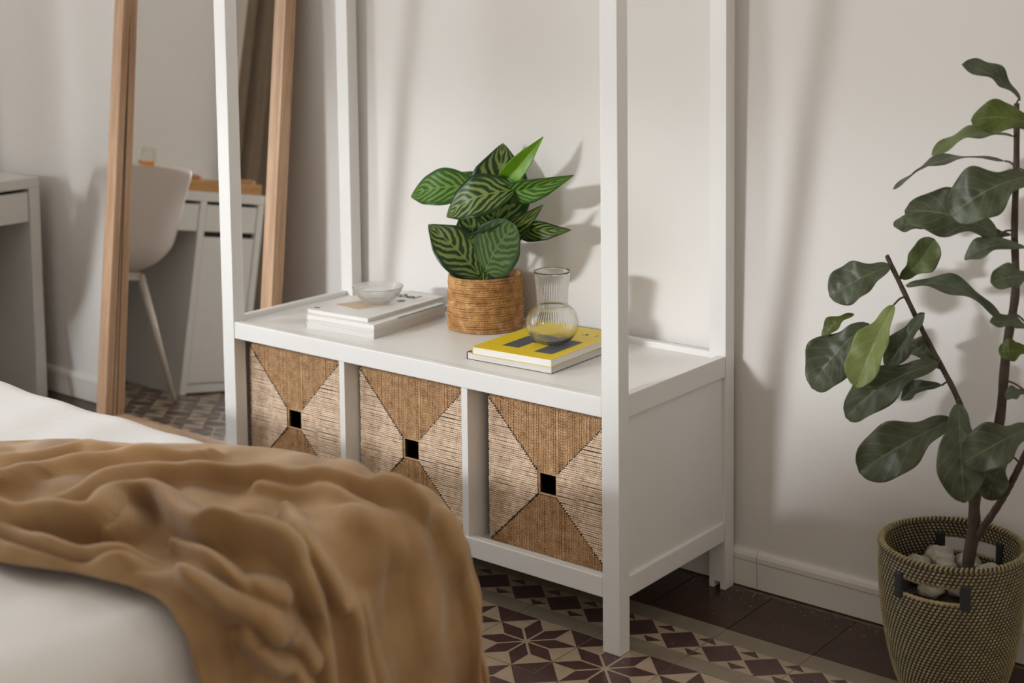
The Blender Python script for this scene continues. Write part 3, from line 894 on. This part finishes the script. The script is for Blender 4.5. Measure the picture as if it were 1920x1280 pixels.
dr = bx_('drawer', (DX - .017, DX - .003, DY0 + .033, CY - .033, .592, DH - .046))
dr = bx_('drawer', (DX - .017, DX - .003, CY + .003, DY1 - .041, .592, DH - .046))
bx_('drawer_box', (XB + .05, DX - .018, CY + .006, DY1 - .044, .600, DH - .050))
bx_('door', (DX - .017, DX - .003, DY0 + .033, CY - .033, .040, .572))

# juice glass, bread board and pastry on the desk
jg = thing('juice_glass', 'tumbler a third full of orange juice on the white desk', 'glass', (-1.55, -.262, DH))
V, Q = lathe_arrays([(0, 0), (.026, 0), (.0285, .002), (.0345, .142), (.0332, .142), (.0275, .006), (0, .005)], 40)
link('tumbler', mesh_np('tumbler', V, Q), M['glass_thin'], jg, True)
V, Q = lathe_arrays([(0, .0062), (.0268, .0062), (.0302, .090), (0, .090)], 40)
link('juice', mesh_np('juice', V, Q), M['juice'], jg, True)
tr = thing('wooden_tray', 'shallow wooden tray with handles on the white desk', 'tray', (-1.52, -.50, DH))
box('tray_bottom', (-.11, .11, -.19, .19, 0, .008), M['tray'], tr)
for x0 in (-.115, .105): box('tray_side', (x0, x0 + .01, -.195, .195, 0, .040), M['tray'], tr)
for y0 in (-.195, .185): box('tray_end', (-.105, .105, y0, y0 + .01, 0, .034), M['tray'], tr)
for s in (-1, 1):
    tube('tray_handle', smooth_path([(-.05, s * .195, .030), (-.045, s * .215, .044), (0, s * .222, .048), (.045, s * .215, .044), (.05, s * .195, .030)], 20), .006, M['tray'], tr, 8)
def pastry():
    a = np.linspace(-1.25, 1.25, 40)
    P = np.stack([.03 * np.cos(a) - .03, .05 * np.sin(a), .016 + 0 * a], 1)
    r = .018 * np.cos(a * .95) ** .7 * (1 + .10 * np.sin(a * 16)) + .003
    V, Q = tube_arrays(P, r, 12); return mesh_np('pastry', V, Q)
p = link('croissant', pastry(), M['crust'], None, True); p.location = (-1.49, -.43, DH + .022); tag(p, 'golden croissant lying on the wooden tray', 'pastry')

# ------------------------------------------------------------------ shell chair tucked under the desk
ch = thing('shell_chair', 'pale moulded shell chair with slender splayed legs at the desk', 'chair', (-1.490, -.052, 0), 0)
def shell():
    prof = smooth_path([(-.235, 0, .452), (-.20, 0, .462), (-.10, 0, .448), (.04, 0, .440), (.13, 0, .452), (.185, 0, .51), (.205, 0, .60), (.222, 0, .72), (.232, 0, .80), (.2335, 0, .812)], 46)
    s = np.linspace(0, 1, 46)
    hw = np.interp(s, [0, .08, .3, .5, .68, .86, .95, 1], [.16, .20, .222, .218, .212, .205, .185, .14])
    w = np.linspace(-1, 1, 31)
    G = np.zeros((46, 31, 3))
    for i in range(46):
        T_ = prof[min(45, i + 1)] - prof[max(0, i - 1)]; T_ /= np.linalg.norm(T_)
        N = np.array([-T_[2], 0, T_[0]])
        cup = .05 * np.abs(w) ** 2.6 * (.6 + .9 * math.sin(math.pi * min(1, s[i] * 1.15)))
        G[i] = prof[i][None] + np.outer(w * hw[i], [0, 1, 0]) + np.outer(cup, N)
        if s[i] > .9: G[i, :, 2] -= (np.abs(w) ** 3) * .03 * (s[i] - .9) * 10
    return grid_mesh('shell', G)
o = link('seat_shell', shell(), M['chair'], ch, True)
md = o.modifiers.new('thickness', 'SOLIDIFY'); md.thickness = .007
box('seat_bracket', (-.10, .10, -.12, .12, .418, .440), M['chair_leg'], ch, .004)
for sx in (-1, 1):
    for sy in (-1, 1):
        tube('leg', [(sx * .10, sy * .115, .430), (sx * .20, sy * .245, 0.0)], [.0145, .0085], M['chair_leg'], ch, 12)
for sx in (-1, 1):
    tube('stretcher', [(sx * .103, -.115, .418), (sx * .103, .115, .418)], .008, M['chair_leg'], ch, 8)

# ------------------------------------------------------------------ curtain on the left wall, outlet under the desk
def curtain():
    t = np.linspace(0, 1, 200)[:, None]; z = np.linspace(.02, 2.6, 16)[None]
    y = -.885 - t * .26 + 0 * z; y0 = .022
    x = XL + .075 + y0 * np.sin(t * 17 + .4 * np.sin(t * 7)) * (1 - .25 * z / 2.6) + .012 * np.sin(t * 23)
    return grid_mesh('curtain', np.stack([x + 0 * z, y, z + 0 * t], -1))
o = link('curtain', curtain(), M['curtain'], None, True)
md = o.modifiers.new('thickness', 'SOLIDIFY'); md.thickness = .002
tag(o, 'taupe floor length curtain hanging on the left wall, seen in the mirror', 'curtain')

ou = thing('wall_outlet', 'white wall socket low on the wall beneath the desk', 'outlet', (-1.655, YW, .232))
pl = box('plate', (-.042, .042, -.010, 0, -.042, .042), M['plastic'], ou, .003, 2)
V, Q = lathe_arrays([(.020, 0), (.0215, .002), (.019, .002), (.018, -.006), (0, -.006)], 24)
me = mesh_np('socket', V, Q); o = link('socket', me, M['plastic'], pl, True); o.location = (0, -.010, 0); o.rotation_euler = (math.pi / 2, 0, 0)
box('cable_duct', (-.012, .012, -.012, 0, -.142, -.0425), M['plastic'], ou, .002)

# ------------------------------------------------------------------ bed
bed = thing('bed', 'white made bed in the foreground with soft rounded edges', 'bed', (0, 0, 0))
BX0, BX1, BY0, BY1, BHT = -.62, 1.300, -2.12, -.700, .550
def soft_box(x0, x1, y0, y1, z0, z1, r, nx, ny, nz, bulge=0):
    bm = bmesh.new(); bmesh.ops.create_cube(bm, size=1)
    for v in bm.verts: v.co = ((x0 + x1) / 2 + v.co.x * (x1 - x0), (y0 + y1) / 2 + v.co.y * (y1 - y0), (z0 + z1) / 2 + v.co.z * (z1 - z0))
    bmesh.ops.bevel(bm, geom=bm.edges[:], offset=r, segments=8, affect='EDGES', profile=.5)
    me = bpy.data.meshes.new('soft'); bm.to_mesh(me); bm.free(); return me
link('bed_base', boxes_mesh('bed_base', [(BX0 + .03, BX1 - .05, BY0 + .03, BY1 - .05, .10, .30)], .01, 2), M['paint'], bed)
for x in (BX0 + .1, BX1 - .14):
    for y in (BY0 + .1, BY1 - .14): box('bed_leg', (x, x + .05, y, y + .05, 0, .11), M['oak_z'], bed)
link('mattress', soft_box(BX0 + .01, BX1 - .02, BY0 + .01, BY1 - .02, .29, BHT - .012, .05, 0, 0, 0), M['sheet'], bed, True)

RR = .07
def drape(u, v, H, xe=BX1, ye=BY1, rr=RR, flare=.16):
    du = np.maximum(0, u - xe); dv = np.maximum(0, v - ye)
    d = np.hypot(du, dv); d_ = np.where(d < 1e-9, 1, d); ox, oy = du / d_, dv / d_
    q = rr * np.pi / 2
    out = np.where(d < q, rr * np.sin(d / rr), rr + flare * (d - q)); dn = np.where(d < q, rr * (1 - np.cos(np.minimum(d, q) / rr)), rr + .987 * (d - q))
    return np.stack([np.minimum(u, xe) + ox * out, np.minimum(v, ye) + oy * out, H - dn], -1)
def bedspread():
    u = np.linspace(BX0, BX1 + .52, 260)[:, None]; v = np.linspace(BY0, BY1 + .50, 200)[None]
    U = u + 0 * v; Vv = v + 0 * u
    P = drape(U, Vv, BHT, xe=BX1 - .03, ye=BY1 - .028, rr=.075, flare=.03)
    wr_ = .004 * np.sin(U * 9 + 2 * np.sin(Vv * 5)) * np.sin(Vv * 7 + U * 3) + .002 * np.sin(U * 31 + Vv * 13)
    side = np.clip((BHT - P[..., 2]) / .2, 0, 1)
    P[..., 2] += wr_ * (1 - side)
    P[..., 0] += side * .012 * np.sin(Vv * 16) * (U > BX1 - .03)
    P[..., 1] += side * .012 * np.sin(U * 15) * (Vv > BY1 - .05)
    return grid_mesh('bedspread', P)
o = link('bedspread', bedspread(), M['sheet'], bed, True)
md = o.modifiers.new('thickness', 'SOLIDIFY'); md.thickness = .006; md.offset = -1

FOLDS = [  # polyline of (along, across), height, half width
 ([(.60, -1.03), (.703, -1.014), (.726, -.914), (.798, -.886), (.931, -.796)], .022, .016),
 ([(.60, -1.13), (.773, -1.094), (.768, -1.019), (.813, -.944), (.846, -.881), (.921, -.816)], .026, .018),
 ([(.956, -1.102), (.939, -.989), (.946, -.916), (.991, -.874), (1.096, -.826), (1.191, -.798), (1.34, -.74)], .034, .020),
 ([(.55, -1.20), (.944, -1.199), (1.024, -1.154), (1.094, -1.114), (1.051, -1.041), (1.064, -1.006), (1.111, -.999), (1.191, -1.034), (1.249, -1.046), (1.272, -1.029), (1.329, -.994)], .056, .024),
 ([(1.034, -1.021), (1.119, -1.089), (1.124, -1.124)], .030, .018),
 ([(.55, -1.225), (.949, -1.214), (1.054, -1.207), (1.146, -1.189), (1.214, -1.157)], .032, .016),
 ([(.60, -1.25), (1.029, -1.248), (1.111, -1.238), (1.176, -1.215), (1.229, -1.174)], .030, .018),
 ([(1.259, -1.190), (1.324, -1.172)], .012, .020),
 ([(1.061, -.984), (1.221, -1.006)], .024, .017),
 ([(1.226, -.894), (1.317, -.949), (1.357, -.961), (1.414, -.941), (1.464, -.921), (1.90, -.90)], .026, .014),
 ([(1.324, -.986), (1.372, -.994), (1.419, -.985), (1.504, -.985), (1.90, -.975)], .030, .015),
 ([(1.22, -1.085), (1.332, -1.094), (1.357, -1.071), (1.374, -1.039)], .030, .014),
 ([(1.327, -1.150), (1.359, -1.124), (1.384, -1.082), (1.432, -1.028), (1.470, -1.010)], .036, .018),
 ([(1.399, -1.110), (1.449, -1.070), (1.477, -1.034), (1.60, -1.02)], .028, .016),
 ([(1.429, -.911), (1.542, -.896), (1.90, -.87)], .016, .015),
 ([(1.38, -.70), (1.442, -.678), (1.492, -.655), (1.62, -.655), (1.9, -.64)], .020, .024),
 ([(1.329, -.831), (1.367, -.803), (1.394, -.788), (1.462, -.781), (1.90, -.77)], .018, .032),
 ([(1.126, -.851), (1.231, -.816), (1.334, -.813)], .016, .018),
 ([(1.179, -.941), (1.267, -.994)], -.010, .016),
 ([(1.414, -1.004), (1.444, -.992)], -.008, .012),
]
def blanket():
    nu, nv = 330, 230
    u = np.linspace(.20, BX1 + .62, nu)[:, None]; s = np.linspace(0, 1, nv)[None]
    near = np.interp(u, [.2, .8, 1.05, 1.16, 1.25, 1.36, 1.43, 1.9], [-1.30, -1.285, -1.262, -1.222, -1.205, -1.205, -1.190, -1.13])
    far = np.interp(u, [.2, .45, .553, .641, .75, .861, 1.0, 1.15, 1.3, 1.45, 2], [-1.08, -1.02, -.955, -.872, -.825, -.742, -.68, -.60, -.54, -.50, -.48])
    U = u + 0 * s; Vv = near + (far - near) * s
    P = drape(U, Vv, BHT + .014)
    E = 2e-3
    Pu = (drape(U + E, Vv, BHT + .014) - drape(U - E, Vv, BHT + .014)); Pv = (drape(U, Vv + E, BHT + .014) - drape(U, Vv - E, BHT + .014))
    N = np.cross(Pu, Pv); N /= np.linalg.norm(N, axis=-1)[..., None] + 1e-12
    h = np.zeros_like(U); pos = np.zeros_like(U)
    for pl, amp, wd in FOLDS:
        pl = np.array(pl); pl = smooth_path(pl, max(12, len(pl) * 6)) if len(pl) > 2 else pl
        best = np.full_like(U, 9.)
        for a, b in zip(pl[:-1], pl[1:]):
            d = b - a; t = np.clip(((U - a[0]) * d[0] + (Vv - a[1]) * d[1]) / (d @ d + 1e-12), 0, 1)
            best = np.minimum(best, np.hypot(U - a[0] - t * d[0], Vv - a[1] - t * d[1]))
        g_ = np.exp(-(best / (wd * 1.12)) ** 2.6 * .9)
        if amp > 0: pos = np.maximum(pos, amp * 1.25 * g_)
        else: h += amp * g_
    h = h + pos
    # fine creases that follow the pull of the cloth towards the hanging corner
    ang = (Vv + 1.0) * 26 + 2.2 * np.sin(U * 5.5) + .8 * np.sin(Vv * 23 + U * 9)
    h += .008 * np.clip(np.sin(ang * 1.6), -.3, 1) * np.clip((U - .75) / .5, .15, 1)
    h += .005 * np.sin(U * 21 + 3 * np.sin(Vv * 9)) * np.sin(Vv * 17 + U * 4)
    h += .004 * np.sin(U * 47 + Vv * 31)
    e = np.minimum(1, np.minimum(s, 1 - s) / .07); h = h * (e * (2 - e)) ** .8
    h = np.maximum(h, -.009)
    # the folds lean over towards the near side of the bed and slump a little
    Tn = Pv / (np.linalg.norm(Pv, axis=-1)[..., None] + 1e-12); Tu = Pu / (np.linalg.norm(Pu, axis=-1)[..., None] + 1e-12)
    lean = np.clip(h, 0, None) * (.55 + .25 * np.sin(U * 6 + Vv * 5))
    P = P + N * (h + .004)[..., None] - Tn * lean[..., None] + Tu * (lean * .25)[..., None]
    uv = np.stack([U, Vv], -1)
    return grid_mesh('blanket', P, uv)
o = link('throw_blanket', blanket(), M['blanket'], None, True)
md = o.modifiers.new('thickness', 'SOLIDIFY'); md.thickness = .007; md.offset = -1
tag(o, 'rumpled camel brown waffle knit throw draped over the bed corner', 'blanket')

# ------------------------------------------------------------------ put each root at the base of its thing
def rebase(root, p):
    p = Vector(p); root.location += p
    for c in root.children: c.location -= p
rebase(plant, (PC[0], PC[1], ZS))
rebase(fig, (1.800, .288, .20))
rebase(desk, ((XB + DX) / 2, (DY0 + DY1) / 2, 0))
rebase(bed, ((BX0 + BX1) / 2, (BY0 + BY1) / 2, 0))
rebase(wr, (W / 2, D / 2, 0))
